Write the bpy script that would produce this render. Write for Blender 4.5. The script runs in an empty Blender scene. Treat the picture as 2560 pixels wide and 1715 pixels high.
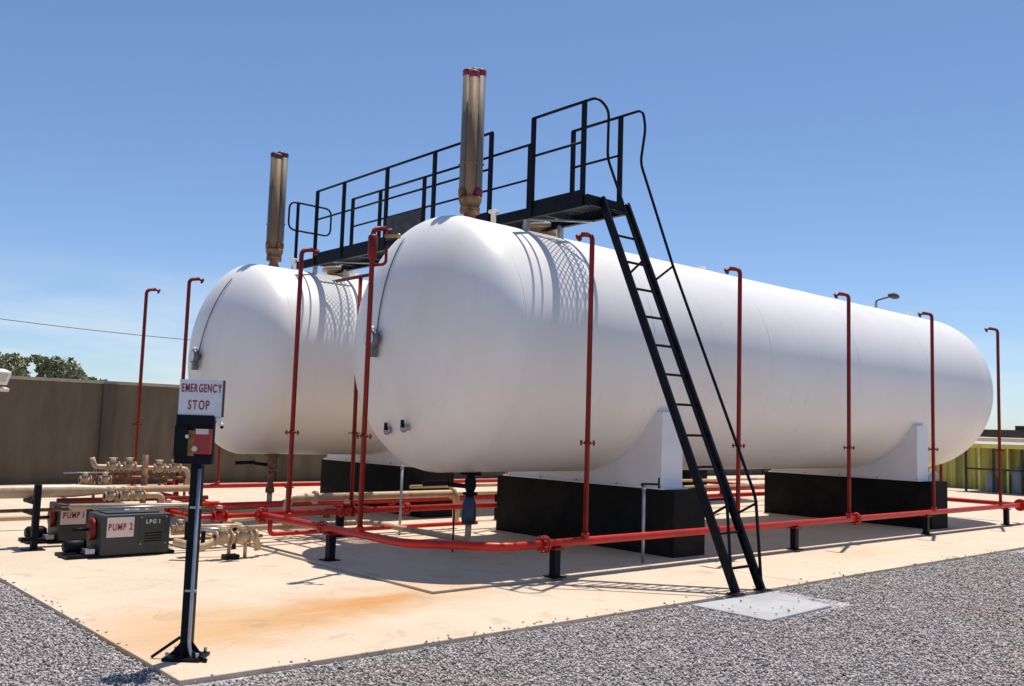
import bpy, math, random
import numpy as np
from mathutils import Vector, Matrix
random.seed(7); rng = np.random.default_rng(7)
R = math.radians
sc = bpy.context.scene
COL = sc.collection

# ---------------------------------------------------------------- camera, sky, sun
YAW, PITCH, ROLL, FPX = R(48.639), R(5.257), R(1.791), 2304.3
fw = Vector((math.cos(PITCH)*math.cos(YAW), math.cos(PITCH)*math.sin(YAW), math.sin(PITCH)))
r0 = Vector((math.sin(YAW), -math.cos(YAW), 0)); u0 = r0.cross(fw)
rt = math.cos(ROLL)*r0 + math.sin(ROLL)*u0; up = -math.sin(ROLL)*r0 + math.cos(ROLL)*u0
cd = bpy.data.cameras.new('camera'); cam = bpy.data.objects.new('camera', cd); COL.objects.link(cam)
cd.sensor_width = 36; cd.lens = FPX*36/2560; cd.clip_start = .1; cd.clip_end = 6000
m = Matrix((rt, up, -fw)).transposed().to_4x4(); m.translation = (0, 0, 1.6); cam.matrix_world = m
sc.camera = cam

SUN = Vector((.28, .12, 1)).normalized()
w = bpy.data.worlds.new('World'); sc.world = w; w.use_nodes = True
nt = w.node_tree; nt.nodes.clear()
def nd(t, k, **kw):
    n = t.nodes.new(k)
    for a, v in kw.items(): setattr(n, a, v)
    return n
sky = nd(nt, 'ShaderNodeTexSky', sky_type='NISHITA'); sky.sun_disc = False
sky.sun_elevation = math.asin(SUN.z); sky.sun_rotation = math.atan2(SUN.x, SUN.y)
sky.altitude = 1200; sky.air_density = 1.0; sky.dust_density = .85; sky.ozone_density = 1.6
tc = nd(nt, 'ShaderNodeTexCoord'); sx = nd(nt, 'ShaderNodeSeparateXYZ'); nt.links.new(tc.outputs['Generated'], sx.inputs[0])
mp = nd(nt, 'ShaderNodeMapping'); mp.inputs['Scale'].default_value = (1.6, 1.6, 7); nt.links.new(tc.outputs['Generated'], mp.inputs[0])
nz = nd(nt, 'ShaderNodeTexNoise'); nz.inputs['Scale'].default_value = 3.2; nz.inputs['Detail'].default_value = 7; nz.inputs['Roughness'].default_value = .55
nt.links.new(mp.outputs[0], nz.inputs[0])
cr = nd(nt, 'ShaderNodeMapRange'); cr.inputs[1].default_value = .40; cr.inputs[2].default_value = .66; nt.links.new(nz.outputs[0], cr.inputs[0])
el = nd(nt, 'ShaderNodeMapRange'); el.inputs[1].default_value = .16; el.inputs[2].default_value = .02; nt.links.new(sx.outputs[2], el.inputs[0])
ml = nd(nt, 'ShaderNodeMath', operation='MULTIPLY'); nt.links.new(cr.outputs[0], ml.inputs[0]); nt.links.new(el.outputs[0], ml.inputs[1])
ad = nd(nt, 'ShaderNodeMath', operation='MULTIPLY'); nt.links.new(ml.outputs[0], ad.inputs[0]); ad.inputs[1].default_value = .9
tint = nd(nt, 'ShaderNodeMix', data_type='RGBA', blend_type='MULTIPLY'); tint.inputs[0].default_value = 1
nt.links.new(sky.outputs[0], tint.inputs[6]); tint.inputs[7].default_value = (.92, 1.02, 1.17, 1)
mx = nd(nt, 'ShaderNodeMix', data_type='RGBA'); nt.links.new(ad.outputs[0], mx.inputs[0]); nt.links.new(tint.outputs[2], mx.inputs[6])
mx.inputs[7].default_value = (7.5, 7.7, 8.0, 1)
bg = nd(nt, 'ShaderNodeBackground'); bg.inputs[1].default_value = .105; nt.links.new(mx.outputs[2], bg.inputs[0])
wo = nd(nt, 'ShaderNodeOutputWorld'); nt.links.new(bg.outputs[0], wo.inputs[0])
ld = bpy.data.lights.new('sun', 'SUN'); ld.energy = 5.0; ld.angle = R(.5); ld.color = (1, .93, .84)
lo = bpy.data.objects.new('sun', ld); COL.objects.link(lo); lo.rotation_euler = SUN.to_track_quat('Z', 'Y').to_euler()
sc.view_settings.view_transform = 'Standard'; sc.view_settings.look = 'None'; sc.view_settings.gamma = 1
sc.view_settings.use_curve_mapping = False; sc.view_settings.exposure = 0.1

# ---------------------------------------------------------------- materials
def mat(name, col, rough=.6, metal=0, var=.0, vscale=4, bump=0, bscale=40, col2=None, thr=(.45, .6), coat=0, stretch=(1, 1, 1), spec=None):
    """principled surface with noise in its own colour, a second colour in patches and fine relief"""
    M = bpy.data.materials.new(name); M.use_nodes = True; t = M.node_tree; b = t.nodes['Principled BSDF']
    b.inputs['Roughness'].default_value = rough; b.inputs['Metallic'].default_value = metal
    if spec is not None: b.inputs['Specular IOR Level'].default_value = spec
    if coat: b.inputs['Coat Weight'].default_value = coat; b.inputs['Coat Roughness'].default_value = .25
    c = (*col, 1); b.inputs['Base Color'].default_value = c
    g = nd(t, 'ShaderNodeNewGeometry'); mpn = nd(t, 'ShaderNodeMapping'); mpn.inputs['Scale'].default_value = stretch
    t.links.new(g.outputs['Position'], mpn.inputs[0]); out = None
    if var:
        n = nd(t, 'ShaderNodeTexNoise'); n.inputs['Scale'].default_value = vscale; n.inputs['Detail'].default_value = 6
        t.links.new(mpn.outputs[0], n.inputs[0])
        r_ = nd(t, 'ShaderNodeMapRange'); r_.inputs[1].default_value = .3; r_.inputs[2].default_value = .7
        r_.inputs[3].default_value = 1-var; r_.inputs[4].default_value = 1+var; t.links.new(n.outputs[0], r_.inputs[0])
        v = nd(t, 'ShaderNodeVectorMath', operation='SCALE'); v.inputs[0].default_value = col; t.links.new(r_.outputs[0], v.inputs['Scale']); out = v.outputs[0]
    if col2:
        n = nd(t, 'ShaderNodeTexNoise'); n.inputs['Scale'].default_value = vscale*.37+.3; n.inputs['Detail'].default_value = 8; n.inputs['Roughness'].default_value = .62
        t.links.new(mpn.outputs[0], n.inputs[0])
        r_ = nd(t, 'ShaderNodeMapRange'); r_.inputs[1].default_value = thr[0]; r_.inputs[2].default_value = thr[1]; t.links.new(n.outputs[0], r_.inputs[0])
        x = nd(t, 'ShaderNodeMix', data_type='RGBA'); t.links.new(r_.outputs[0], x.inputs[0])
        if out: t.links.new(out, x.inputs[6])
        else: x.inputs[6].default_value = c
        x.inputs[7].default_value = (*col2, 1); out = x.outputs[2]
    if out: t.links.new(out, b.inputs['Base Color'])
    if bump:
        n = nd(t, 'ShaderNodeTexNoise'); n.inputs['Scale'].default_value = bscale; n.inputs['Detail'].default_value = 5
        t.links.new(g.outputs['Position'], n.inputs[0]); bp = nd(t, 'ShaderNodeBump'); bp.inputs['Strength'].default_value = bump; bp.inputs['Distance'].default_value = .01
        t.links.new(n.outputs[0], bp.inputs['Height']); t.links.new(bp.outputs[0], b.inputs['Normal'])
    M['out'] = 1
    return M
TANK = mat('white_tank_paint', (.81, .785, .75), .42, var=.025, vscale=1.2, col2=(.72, .67, .59), thr=(.5, .8), bump=.05, bscale=3, stretch=(.5, 1, .35))
def tank_streaks(M):
    t = M.node_tree; b = t.nodes['Principled BSDF']; src = b.inputs['Base Color'].links[0].from_socket
    g = nd(t, 'ShaderNodeNewGeometry'); mpn = nd(t, 'ShaderNodeMapping'); mpn.inputs['Scale'].default_value = (5, 1.2, .35); t.links.new(g.outputs['Position'], mpn.inputs[0])
    n = nd(t, 'ShaderNodeTexNoise'); n.inputs['Scale'].default_value = 2.2; n.inputs['Detail'].default_value = 9; n.inputs['Roughness'].default_value = .65; t.links.new(mpn.outputs[0], n.inputs[0])
    q = nd(t, 'ShaderNodeMapRange'); q.inputs[1].default_value = .58; q.inputs[2].default_value = .78; q.inputs[4].default_value = .30; t.links.new(n.outputs[0], q.inputs[0])
    x = nd(t, 'ShaderNodeMix', data_type='RGBA', blend_type='MULTIPLY'); t.links.new(q.outputs[0], x.inputs[0]); t.links.new(src, x.inputs[6]); x.inputs[7].default_value = (.74, .66, .56, 1)
    t.links.new(x.outputs[2], b.inputs['Base Color'])
tank_streaks(TANK)
SADW = mat('white_saddle_paint', (.76, .76, .77), .5, var=.04, vscale=3)
BLACK = mat('black_steel_paint', (.006, .007, .012), .5, var=.3, vscale=9, spec=.13)
GRAT = mat('dark_grating_steel', (.035, .035, .04), .55, var=.3, vscale=9, col2=(.10, .055, .035), thr=(.55, .7))
PLIN = mat('black_plinth_paint', (.008, .009, .008), .8, spec=.2, var=.35, vscale=3, bump=.3, bscale=30, col2=(.022, .018, .016), thr=(.5, .75))
RED = mat('red_pipe_paint', (.46, .016, .007), .38, var=.2, vscale=7, col2=(.26, .03, .014), thr=(.5, .75), spec=.35)
DRED = mat('dark_red_paint', (.185, .009, .008), .5, var=.2, vscale=7, spec=.3)
TAN = mat('tan_pipe_paint', (.50, .36, .22), .42, var=.14, vscale=9, col2=(.27, .14, .06), thr=(.56, .72))
RUST = mat('rusty_tan_paint', (.30, .15, .06), .6, var=.3, vscale=14, col2=(.14, .05, .02), thr=(.45, .6))
VENT = mat('brown_vent_paint', (.25, .155, .08), .62, spec=.3, var=.2, vscale=8, col2=(.10, .075, .06), thr=(.45, .7), stretch=(1, 1, .2))
VENTG = mat('grey_vent_pipe', (.15, .135, .125), .62, spec=.3, var=.15, vscale=8, stretch=(1, 1, .2))
PINK = mat('crimson_cap', (.19, .008, .045), .4, var=.1)
CONDU = mat('grey_conduit', (.07, .075, .085), .5, var=.1)
GAUG = mat('grey_gauge_metal', (.16, .16, .18), .4, metal=.4, var=.2, vscale=20)
MAROON = mat('dark_maroon_cap', (.06, .012, .02), .5, var=.1)
GALV = mat('galvanised_steel', (.40, .41, .43), .38, metal=.7, var=.1, vscale=20)
PGREY = mat('dark_green_grey_box', (.03, .034, .031), .5, var=.12, vscale=8)
WHITE = mat('white_sign', (.70, .69, .72), .5, var=.04, vscale=30)
SIGNP = mat('pinkish_sign', (.68, .56, .52), .5, var=.05, vscale=30)
INKR = mat('sign_red_ink', (.25, .012, .02), .5)
INKW = mat('white_ink', (.6, .6, .6), .5)
BLUE = mat('dark_blue_actuator', (.02, .035, .07), .4, var=.2)
CREAM = mat('pale_cream_cap', (.75, .68, .56), .45, var=.06)
BRASS = mat('brass', (.45, .33, .12), .35, metal=.6, var=.1)
CHROME = mat('bright_metal', (.75, .75, .76), .3, metal=.6, var=.05)
ORANGE = mat('amber_plate', (.30, .14, .02), .5, var=.3, vscale=30)
REDBOX = mat('red_box', (.33, .02, .015), .4, var=.1)
YEL = mat('yellow_paint', (.72, .62, .16), .5, var=.12, vscale=5, col2=(.50, .38, .10), thr=(.5, .75))
ROOF = mat('dark_sheet_roof', (.045, .032, .028), .6, var=.2, vscale=3)
CYLB = mat('pale_blue_cylinder', (.30, .36, .42), .45, var=.1)
CYLG = mat('green_cylinder', (.12, .20, .05), .45, var=.1)
CABLE = mat('dark_cable', (.03, .03, .035), .5)
BARK = mat('bark', (.12, .08, .05), .9, var=.3, vscale=8, bump=.5)

def leafmat(name, a, b_):
    M = mat(name, a, .6, var=.45, vscale=2.2, col2=b_, thr=(.42, .62)); return M
OLIVE = mat('olive_mesh_panel', (.46, .42, .09), .8, var=.5, vscale=1.5, col2=(.20, .19, .06), thr=(.45, .6), stretch=(1, 7, .25))
LEAF = leafmat('olive_leaves', (.27, .27, .13), (.15, .165, .08))
LEAF2 = leafmat('shrub_leaves', (.12, .15, .03), (.06, .08, .02))

def concrete():
    M = mat('cream_concrete', (.58, .485, .36), .8, var=.07, vscale=1.3, col2=(.56, .43, .31), thr=(.42, .7), bump=.12, bscale=60)
    t = M.node_tree; b = t.nodes['Principled BSDF']; src = b.inputs['Base Color'].links[0].from_socket
    g = nd(t, 'ShaderNodeNewGeometry')
    def mask(lx, ly, sx_, sy_, ang, nscale, lo_, hi_):
        mpn = nd(t, 'ShaderNodeMapping', vector_type='TEXTURE'); mpn.inputs['Location'].default_value = (lx, ly, 0); mpn.inputs['Rotation'].default_value = (0, 0, ang)
        mpn.inputs['Scale'].default_value = (sx_, sy_, 1e3); t.links.new(g.outputs['Position'], mpn.inputs[0])
        ln = nd(t, 'ShaderNodeVectorMath', operation='LENGTH'); t.links.new(mpn.outputs[0], ln.inputs[0])
        n = nd(t, 'ShaderNodeTexNoise'); n.inputs['Scale'].default_value = nscale; n.inputs['Detail'].default_value = 8; n.inputs['Roughness'].default_value = .6
        t.links.new(g.outputs['Position'], n.inputs[0])
        s = nd(t, 'ShaderNodeMath', operation='MULTIPLY_ADD'); t.links.new(n.outputs[0], s.inputs[0]); s.inputs[1].default_value = 1.3; t.links.new(ln.outputs['Value'], s.inputs[2])
        r_ = nd(t, 'ShaderNodeMapRange'); r_.interpolation_type = 'SMOOTHSTEP'; r_.inputs[1].default_value = 1.7; r_.inputs[2].default_value = .75; r_.inputs[3].default_value = lo_; r_.inputs[4].default_value = hi_
        t.links.new(s.outputs[0], r_.inputs[0]); return r_.outputs[0]
    def layer(src, f, col):
        x = nd(t, 'ShaderNodeMix', data_type='RGBA'); t.links.new(f, x.inputs[0]); t.links.new(src, x.inputs[6]); x.inputs[7].default_value = (*col, 1); return x.outputs[2]
    src = layer(src, mask(4.0, 7.0, 2.6, .85, R(12), 1.5, 0, .95), (.50, .27, .10))     # rust-coloured run-off stain
    src = layer(src, mask(2.9, 7.1, 1.4, 1.1, R(70), 1.6, 0, .65), (.55, .34, .16))
    src = layer(src, mask(4.75, 7.2, .75, .26, R(8), 2.6, 0, .8), (.50, .21, .05))
    src = layer(src, mask(12.4, 6.6, 1.6, .35, 0, 2, 0, .45), (.56, .40, .20))
    # streaks drawn out along the slab
    mpn = nd(t, 'ShaderNodeMapping'); mpn.inputs['Rotation'].default_value = (0, 0, R(35)); mpn.inputs['Scale'].default_value = (.7, 6, 1); t.links.new(g.outputs['Position'], mpn.inputs[0])
    n = nd(t, 'ShaderNodeTexNoise'); n.inputs['Scale'].default_value = 1.6; n.inputs['Detail'].default_value = 6; t.links.new(mpn.outputs[0], n.inputs[0])
    r_ = nd(t, 'ShaderNodeMapRange'); r_.inputs[1].default_value = .52; r_.inputs[2].default_value = .8; r_.inputs[3].default_value = 0; r_.inputs[4].default_value = .5; t.links.new(n.outputs[0], r_.inputs[0])
    src = layer(src, r_.outputs[0], (.56, .43, .30))
    nn = nd(t, 'ShaderNodeTexNoise'); nn.inputs['Scale'].default_value = 1.7; nn.inputs['Detail'].default_value = 5; t.links.new(g.outputs['Position'], nn.inputs[0])
    av = nd(t, 'ShaderNodeVectorMath', operation='MULTIPLY_ADD'); t.links.new(nn.outputs['Color'], av.inputs[0]); av.inputs[1].default_value = (.9, .9, 0); t.links.new(g.outputs['Position'], av.inputs[2])
    vo = nd(t, 'ShaderNodeTexVoronoi', feature='DISTANCE_TO_EDGE'); vo.inputs['Scale'].default_value = .38; t.links.new(av.outputs[0], vo.inputs[0])
    cm = nd(t, 'ShaderNodeMapRange'); cm.inputs[1].default_value = .0025; cm.inputs[2].default_value = .0008; cm.inputs[3].default_value = 0; cm.inputs[4].default_value = .22; t.links.new(vo.outputs['Distance'], cm.inputs[0])
    src = layer(src, cm.outputs[0], (.20, .15, .11))
    sn = nd(t, 'ShaderNodeTexNoise'); sn.inputs['Scale'].default_value = 22; sn.inputs['Detail'].default_value = 6; sn.inputs['Roughness'].default_value = .7; t.links.new(g.outputs['Position'], sn.inputs[0])
    sm = nd(t, 'ShaderNodeMapRange'); sm.inputs[1].default_value = .52; sm.inputs[2].default_value = .72; sm.inputs[3].default_value = 0; sm.inputs[4].default_value = .5; t.links.new(sn.outputs[0], sm.inputs[0])
    src = layer(src, sm.outputs[0], (.42, .33, .24))
    on_ = nd(t, 'ShaderNodeTexNoise'); on_.inputs['Scale'].default_value = 2.6; on_.inputs['Detail'].default_value = 9; t.links.new(av.outputs[0], on_.inputs[0])
    om = nd(t, 'ShaderNodeMapRange'); om.inputs[1].default_value = .60; om.inputs[2].default_value = .74; om.inputs[3].default_value = 0; om.inputs[4].default_value = .5; t.links.new(on_.outputs[0], om.inputs[0])
    src = layer(src, om.outputs[0], (.30, .22, .15))
    t.links.new(src, b.inputs['Base Color']); return M
CONC = concrete()
PADW = mat('white_concrete_pad', (.40, .41, .42), .8, var=.05, vscale=5, bump=.15, bscale=60, col2=(.30, .29, .27), thr=(.45, .7))
JOINT = mat('dark_joint_filler', (.02, .017, .015), .9)

def gravel_ground():
    M = mat('grey_gravel', (.27, .25, .24), .9); t = M.node_tree; b = t.nodes['Principled BSDF']
    g = nd(t, 'ShaderNodeNewGeometry'); v = nd(t, 'ShaderNodeTexVoronoi'); v.inputs['Scale'].default_value = 38; t.links.new(g.outputs['Position'], v.inputs[0])
    s = nd(t, 'ShaderNodeSeparateColor'); t.links.new(v.outputs['Color'], s.inputs[0])
    rp = nd(t, 'ShaderNodeValToRGB'); e = rp.color_ramp.elements; e[0].color = (.13, .12, .12, 1); e[1].color = (.64, .60, .58, 1); e.new(.35).color = (.32, .295, .285, 1); e.new(.8).color = (.46, .43, .42, 1)
    t.links.new(s.outputs[0], rp.inputs[0]); t.links.new(rp.outputs[0], b.inputs['Base Color'])
    bp = nd(t, 'ShaderNodeBump'); bp.inputs['Strength'].default_value = 1; bp.inputs['Distance'].default_value = .02; bp.invert = True
    t.links.new(v.outputs['Distance'], bp.inputs['Height']); t.links.new(bp.outputs[0], b.inputs['Normal']); return M
GRAVEL = gravel_ground()
def stone_mat():
    M = mat('gravel_stone', (.3, .28, .27), .85); t = M.node_tree; b = t.nodes['Principled BSDF']
    a = nd(t, 'ShaderNodeAttribute', attribute_name='tint'); rp = nd(t, 'ShaderNodeValToRGB'); e = rp.color_ramp.elements
    e[0].color = (.11, .10, .095, 1); e[1].color = (.62, .575, .545, 1); e.new(.12).color = (.18, .165, .155, 1); e.new(.3).color = (.33, .30, .285, 1); e.new(.78).color = (.47, .43, .405, 1); e.new(.92).color = (.54, .50, .465, 1)
    t.links.new(a.outputs['Fac'], rp.inputs[0])
    g = nd(t, 'ShaderNodeNewGeometry'); n = nd(t, 'ShaderNodeTexNoise'); n.inputs['Scale'].default_value = .9; n.inputs['Detail'].default_value = 5; t.links.new(g.outputs['Position'], n.inputs[0])
    q = nd(t, 'ShaderNodeMapRange'); q.inputs[1].default_value = .56; q.inputs[2].default_value = .70; q.inputs[4].default_value = .4; t.links.new(n.outputs[0], q.inputs[0])
    x = nd(t, 'ShaderNodeMix', data_type='RGBA', blend_type='MULTIPLY'); t.links.new(q.outputs[0], x.inputs[0]); t.links.new(rp.outputs[0], x.inputs[6]); x.inputs[7].default_value = (1.0, .78, .55, 1)
    t.links.new(x.outputs[2], b.inputs['Base Color']); return M
STONE = stone_mat()
def wall_mat():
    M = mat('weathered_brown_wall', (.125, .098, .066), .9, var=.16, vscale=3, stretch=(1.6, 1.6, .35), bump=.7, bscale=14, col2=(.08, .066, .048), thr=(.5, .75))
    return M
WALL = wall_mat()
WALLD = mat('dark_wall_column', (.075, .06, .04), .9, var=.3, vscale=3, stretch=(1, 1, .2))
COPE = mat('pale_coping', (.36, .33, .27), .85, var=.2, vscale=3)

# ---------------------------------------------------------------- mesh helpers
def basisz(d):
    d = Vector(d).normalized(); a = Vector((0, 0, 1)) if abs(d.z) < .95 else Vector((1, 0, 0))
    x = a.cross(d).normalized(); return x, d.cross(x), d
class MB:
    def __init__(s): s.v = []; s.f = []; s.sm = []
    def add(s, vs, fs, smooth=False):
        o = len(s.v); s.v += [tuple(p) for p in vs]; s.f += [tuple(i+o for i in f) for f in fs]; s.sm += [smooth]*len(fs); return s
    def box(s, c, d, rz=0, rot=None):
        M = rot if rot else Matrix.Rotation(rz, 3, 'Z'); c = Vector(c); vs = []
        for i in range(8): vs.append(c + M @ Vector(((i & 1)-.5, ((i >> 1) & 1)-.5, (i >> 2)-.5)) * 1 if False else c + M @ Vector((((i & 1)-.5)*d[0], (((i >> 1) & 1)-.5)*d[1], ((i >> 2)-.5)*d[2])))
        return s.add(vs, [(0, 2, 3, 1), (4, 5, 7, 6), (0, 1, 5, 4), (2, 6, 7, 3), (0, 4, 6, 2), (1, 3, 7, 5)])
    def b2(s, lo_, hi_): return s.box([(a+b)/2 for a, b in zip(lo_, hi_)], [b-a for a, b in zip(lo_, hi_)])
    def bar(s, p, q, w_, h_, upv=(0, 0, 1)):
        p = Vector(p); q = Vector(q); d = q-p; z = d.normalized(); x = Vector(upv).cross(z)
        if x.length < .01: x = Vector((1, 0, 0)).cross(z)
        x.normalize(); y = z.cross(x); return s.box((p+q)/2, (w_, h_, d.length), rot=Matrix((x, y, z)).transposed())
    def lathe(s, o, d, prof, n=16, caps=True):
        x, y, z = basisz(d); o = Vector(o); vs = []; fs = []
        for t_, r_ in prof:
            for k in range(n):
                a = 2*math.pi*k/n; vs.append(o + z*t_ + (x*math.cos(a)+y*math.sin(a))*r_)
        for i in range(len(prof)-1):
            for k in range(n): fs.append((i*n+k, i*n+(k+1) % n, (i+1)*n+(k+1) % n, (i+1)*n+k))
        s.add(vs, fs, True)
        if caps:
            o_ = len(s.v)-len(vs)
            s.f += [tuple(o_+n-1-k for k in range(n)), tuple(o_+(len(prof)-1)*n+k for k in range(n))]; s.sm += [False, False]
        return s
    def cyl(s, p, q, r_, n=16):
        p = Vector(p); q = Vector(q); return s.lathe(p, q-p, [(0, r_), ((q-p).length, r_)], n)
    def tube(s, pts, r_, n=12, bend=0, seg=6):
        P = [Vector(p) for p in pts]
        if bend:
            Q = [P[0]]
            for i in range(1, len(P)-1):
                a, b, c = P[i-1], P[i], P[i+1]; l = min(bend, (b-a).length*.49, (c-b).length*.49)
                s0 = b+(a-b).normalized()*l; s1 = b+(c-b).normalized()*l
                for k in range(seg+1):
                    t_ = k/seg; Q.append((1-t_)**2*s0+2*t_*(1-t_)*b+t_*t_*s1)
            P = Q+[P[-1]]
        vs = []; fs = []; x = None
        for i, p in enumerate(P):
            d = (P[min(i+1, len(P)-1)]-P[max(i-1, 0)]).normalized()
            if x is None: x = basisz(d)[0]
            x = (x-d*x.dot(d)).normalized(); y = d.cross(x)
            for k in range(n): a = 2*math.pi*k/n; vs.append(p+(x*math.cos(a)+y*math.sin(a))*r_)
        for i in range(len(P)-1):
            for k in range(n): fs.append((i*n+k, i*n+(k+1) % n, (i+1)*n+(k+1) % n, (i+1)*n+k))
        s.add(vs, fs, True); o_ = len(s.v)-len(vs)
        s.f += [tuple(o_+n-1-k for k in range(n)), tuple(o_+(len(P)-1)*n+k for k in range(n))]; s.sm += [False, False]; return s
    def torus(s, o, d, R_, r_, n=20, k=8):
        x, y, z = basisz(d); o = Vector(o); pts = [o+(x*math.cos(2*math.pi*i/n)+y*math.sin(2*math.pi*i/n))*R_ for i in range(n)]
        vs = []; fs = []
        for i in range(n):
            ra = (pts[i]-o).normalized()
            for j in range(k): a = 2*math.pi*j/k; vs.append(pts[i]+(ra*math.cos(a)+z*math.sin(a))*r_)
        for i in range(n):
            for j in range(k): fs.append((i*k+j, i*k+(j+1) % k, ((i+1) % n)*k+(j+1) % k, ((i+1) % n)*k+j))
        return s.add(vs, fs, True)
    def prism(s, poly, z0, z1):
        n = len(poly); vs = [(p[0], p[1], z0) for p in poly]+[(p[0], p[1], z1) for p in poly]
        return s.add(vs, [tuple(range(n-1, -1, -1)), tuple(range(n, 2*n))]+[(i, (i+1) % n, n+(i+1) % n, n+i) for i in range(n)])
    def sph(s, c, r_, n=12, k=8, sc_=(1, 1, 1)):
        c = Vector(c); vs = []; fs = []
        for i in range(k+1):
            th = math.pi*i/k
            for j in range(n): a = 2*math.pi*j/n; vs.append(c+Vector((math.sin(th)*math.cos(a)*sc_[0], math.sin(th)*math.sin(a)*sc_[1], math.cos(th)*sc_[2]))*r_)
        for i in range(k):
            for j in range(n): fs.append((i*n+j, (i+1)*n+j, (i+1)*n+(j+1) % n, i*n+(j+1) % n))
        return s.add(vs, fs, True)
    def mesh(s, name, m_):
        me = bpy.data.meshes.new(name); me.from_pydata(s.v, [], s.f); me.polygons.foreach_set('use_smooth', s.sm); me.materials.append(m_); me.update(); return me
    def build(s, name, m_, parent=None, bevel=0):
        me = s.mesh(name, m_); o = bpy.data.objects.new(name, me); COL.objects.link(o)
        if parent:
            o.parent = parent; o.location = -WO.get(parent.name, Vector((0, 0, 0))); 
        WO[o.name] = Vector((0, 0, 0))
        if name == 'bolts': o['kind'] = 'stuff'
        if bevel:
            b = o.modifiers.new('bevel', 'BEVEL'); b.width = bevel; b.segments = 2; b.limit_method = 'ANGLE'; b.harden_normals = False
        return o
WO = {}
def thing(name, label, cat, loc, group=None):
    o = bpy.data.objects.new(name, None); COL.objects.link(o); o.location = loc; o.empty_display_size = .1
    o['label'] = label; o['category'] = cat
    if group: o['group'] = group
    WO[o.name] = Vector(loc); return o
def tag(o, label, cat, group=None):
    o['label'] = label; o['category'] = cat
    if group: o['group'] = group
    return o
def copy_tree(o, loc=None, label=None, parent=None):
    c = o.copy(); COL.objects.link(c)
    if parent: c.parent = parent
    if loc is not None: c.location = loc; WO[c.name] = Vector(loc)
    if label: c['label'] = label
    for ch in [x for x in bpy.data.objects if x.parent == o]: copy_tree(ch, None, None, c)
    return c
def text(body, size, m_, o, xdir, ydir, parent, name='lettering', align='CENTER', wscale=1.0, ext=.001, bold=0.0):
    """flat lettering laid out glyph by glyph, joined into one mesh"""
    V, F, x0 = [], [], 0.0
    for ch in body:
        if ch == ' ': x0 += size*.38; continue
        cu = bpy.data.curves.new(name, 'FONT'); cu.body = ch; cu.size = size; cu.align_y = 'CENTER'; cu.extrude = ext; cu.offset = bold
        ob = bpy.data.objects.new(name, cu); COL.objects.link(ob); me = bpy.data.meshes.new_from_object(ob)
        xs = [v.co.x for v in me.vertices]; a = min(xs); k = len(V)
        V += [(v.co.x-a+x0, v.co.y, v.co.z) for v in me.vertices]; F += [tuple(k+q for q in p.vertices) for p in me.polygons]
        x0 += max(xs)-a+size*.17; bpy.data.objects.remove(ob); bpy.data.meshes.remove(me)
    w_ = x0-size*.17; me = bpy.data.meshes.new(name); me.from_pydata([(v[0]-w_/2, v[1], v[2]) for v in V], [], F); me.materials.append(m_)
    x = Vector(xdir).normalized(); y = Vector(ydir).normalized(); z = x.cross(y)
    Mx = Matrix((x*wscale, y, z)).transposed().to_4x4(); Mx.translation = Vector(o)-WO.get(parent.name, Vector((0, 0, 0)))
    o2 = bpy.data.objects.new(name, me); COL.objects.link(o2); o2.parent = parent; o2.matrix_local = Mx; o2['kind'] = 'stuff'; return o2
def struct(o): o['kind'] = 'structure'; return o

# ---------------------------------------------------------------- ground, slabs
SL = -.036
g = MB(); g.add([(-1500, -1500, SL), (1500, -1500, SL), (1500, 1500, SL), (-1500, 1500, SL)], [(0, 1, 2, 3)])
struct(g.build('ground', GRAVEL))
def poly_panel(poly, parent, name='slab_panel', m_=CONC, z1=0.0, inset=.006):
    cx = sum(p[0] for p in poly)/len(poly); cy = sum(p[1] for p in poly)/len(poly)
    b = MB(); b.prism(poly, SL-.05, z1); return b.build(name, m_, parent, bevel=.006)
slab = struct(MB().prism([(2.45, 5.75), (26.9, 5.75), (26.9, 22.1), (2.45, 22.1)], SL-.08, -.014).build('concrete_slab', JOINT))
j = .006
poly_panel([(2.36, 5.66), (3.2, 5.62), (9.34, 5.58), (9.34, 7.17), (5.41-j, 7.17), (5.41-j, 11.45), (2.36, 11.45)], slab)
X = [9.35, 13.35, 17.35, 21.35, 27.0]
for a, b in zip(X[:-1], X[1:]): poly_panel([(a+j, 5.60), (b-j, 5.62), (b-j, 7.17), (a+j, 7.17)], slab)
Yl = [11.45, 12.95, 16.4, 19.6, 22.0]
for a, b in zip(Yl[:-1], Yl[1:]): poly_panel([(2.36, a+2*j), (5.41-j, a+2*j), (5.41-j, b), (2.36, b)], slab)
XI = [5.41, 9.35, 13.35, 17.35, 21.35, 27.0]; YI = [7.17+2*j, 11.9, 17.0, 22.0]
for a, b in zip(XI[:-1], XI[1:]):
    for c, d in zip(YI[:-1], YI[1:]): poly_panel([(a+j, c+j), (b-j, c+j), (b-j, d-j), (a+j, d-j)], slab, z1=.024)
pad = struct(MB().prism([(7.23, 4.68), (8.40, 4.74), (8.58, 5.50), (7.23, 5.53)], SL-.05, -.012).build('concrete_pad', PADW, bevel=.01))
far = struct(MB().prism([(27.2, -30), (70, -30), (70, 60), (27.2, 60)], SL-.05, -.02).build('yard_paving', CONC))

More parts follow.
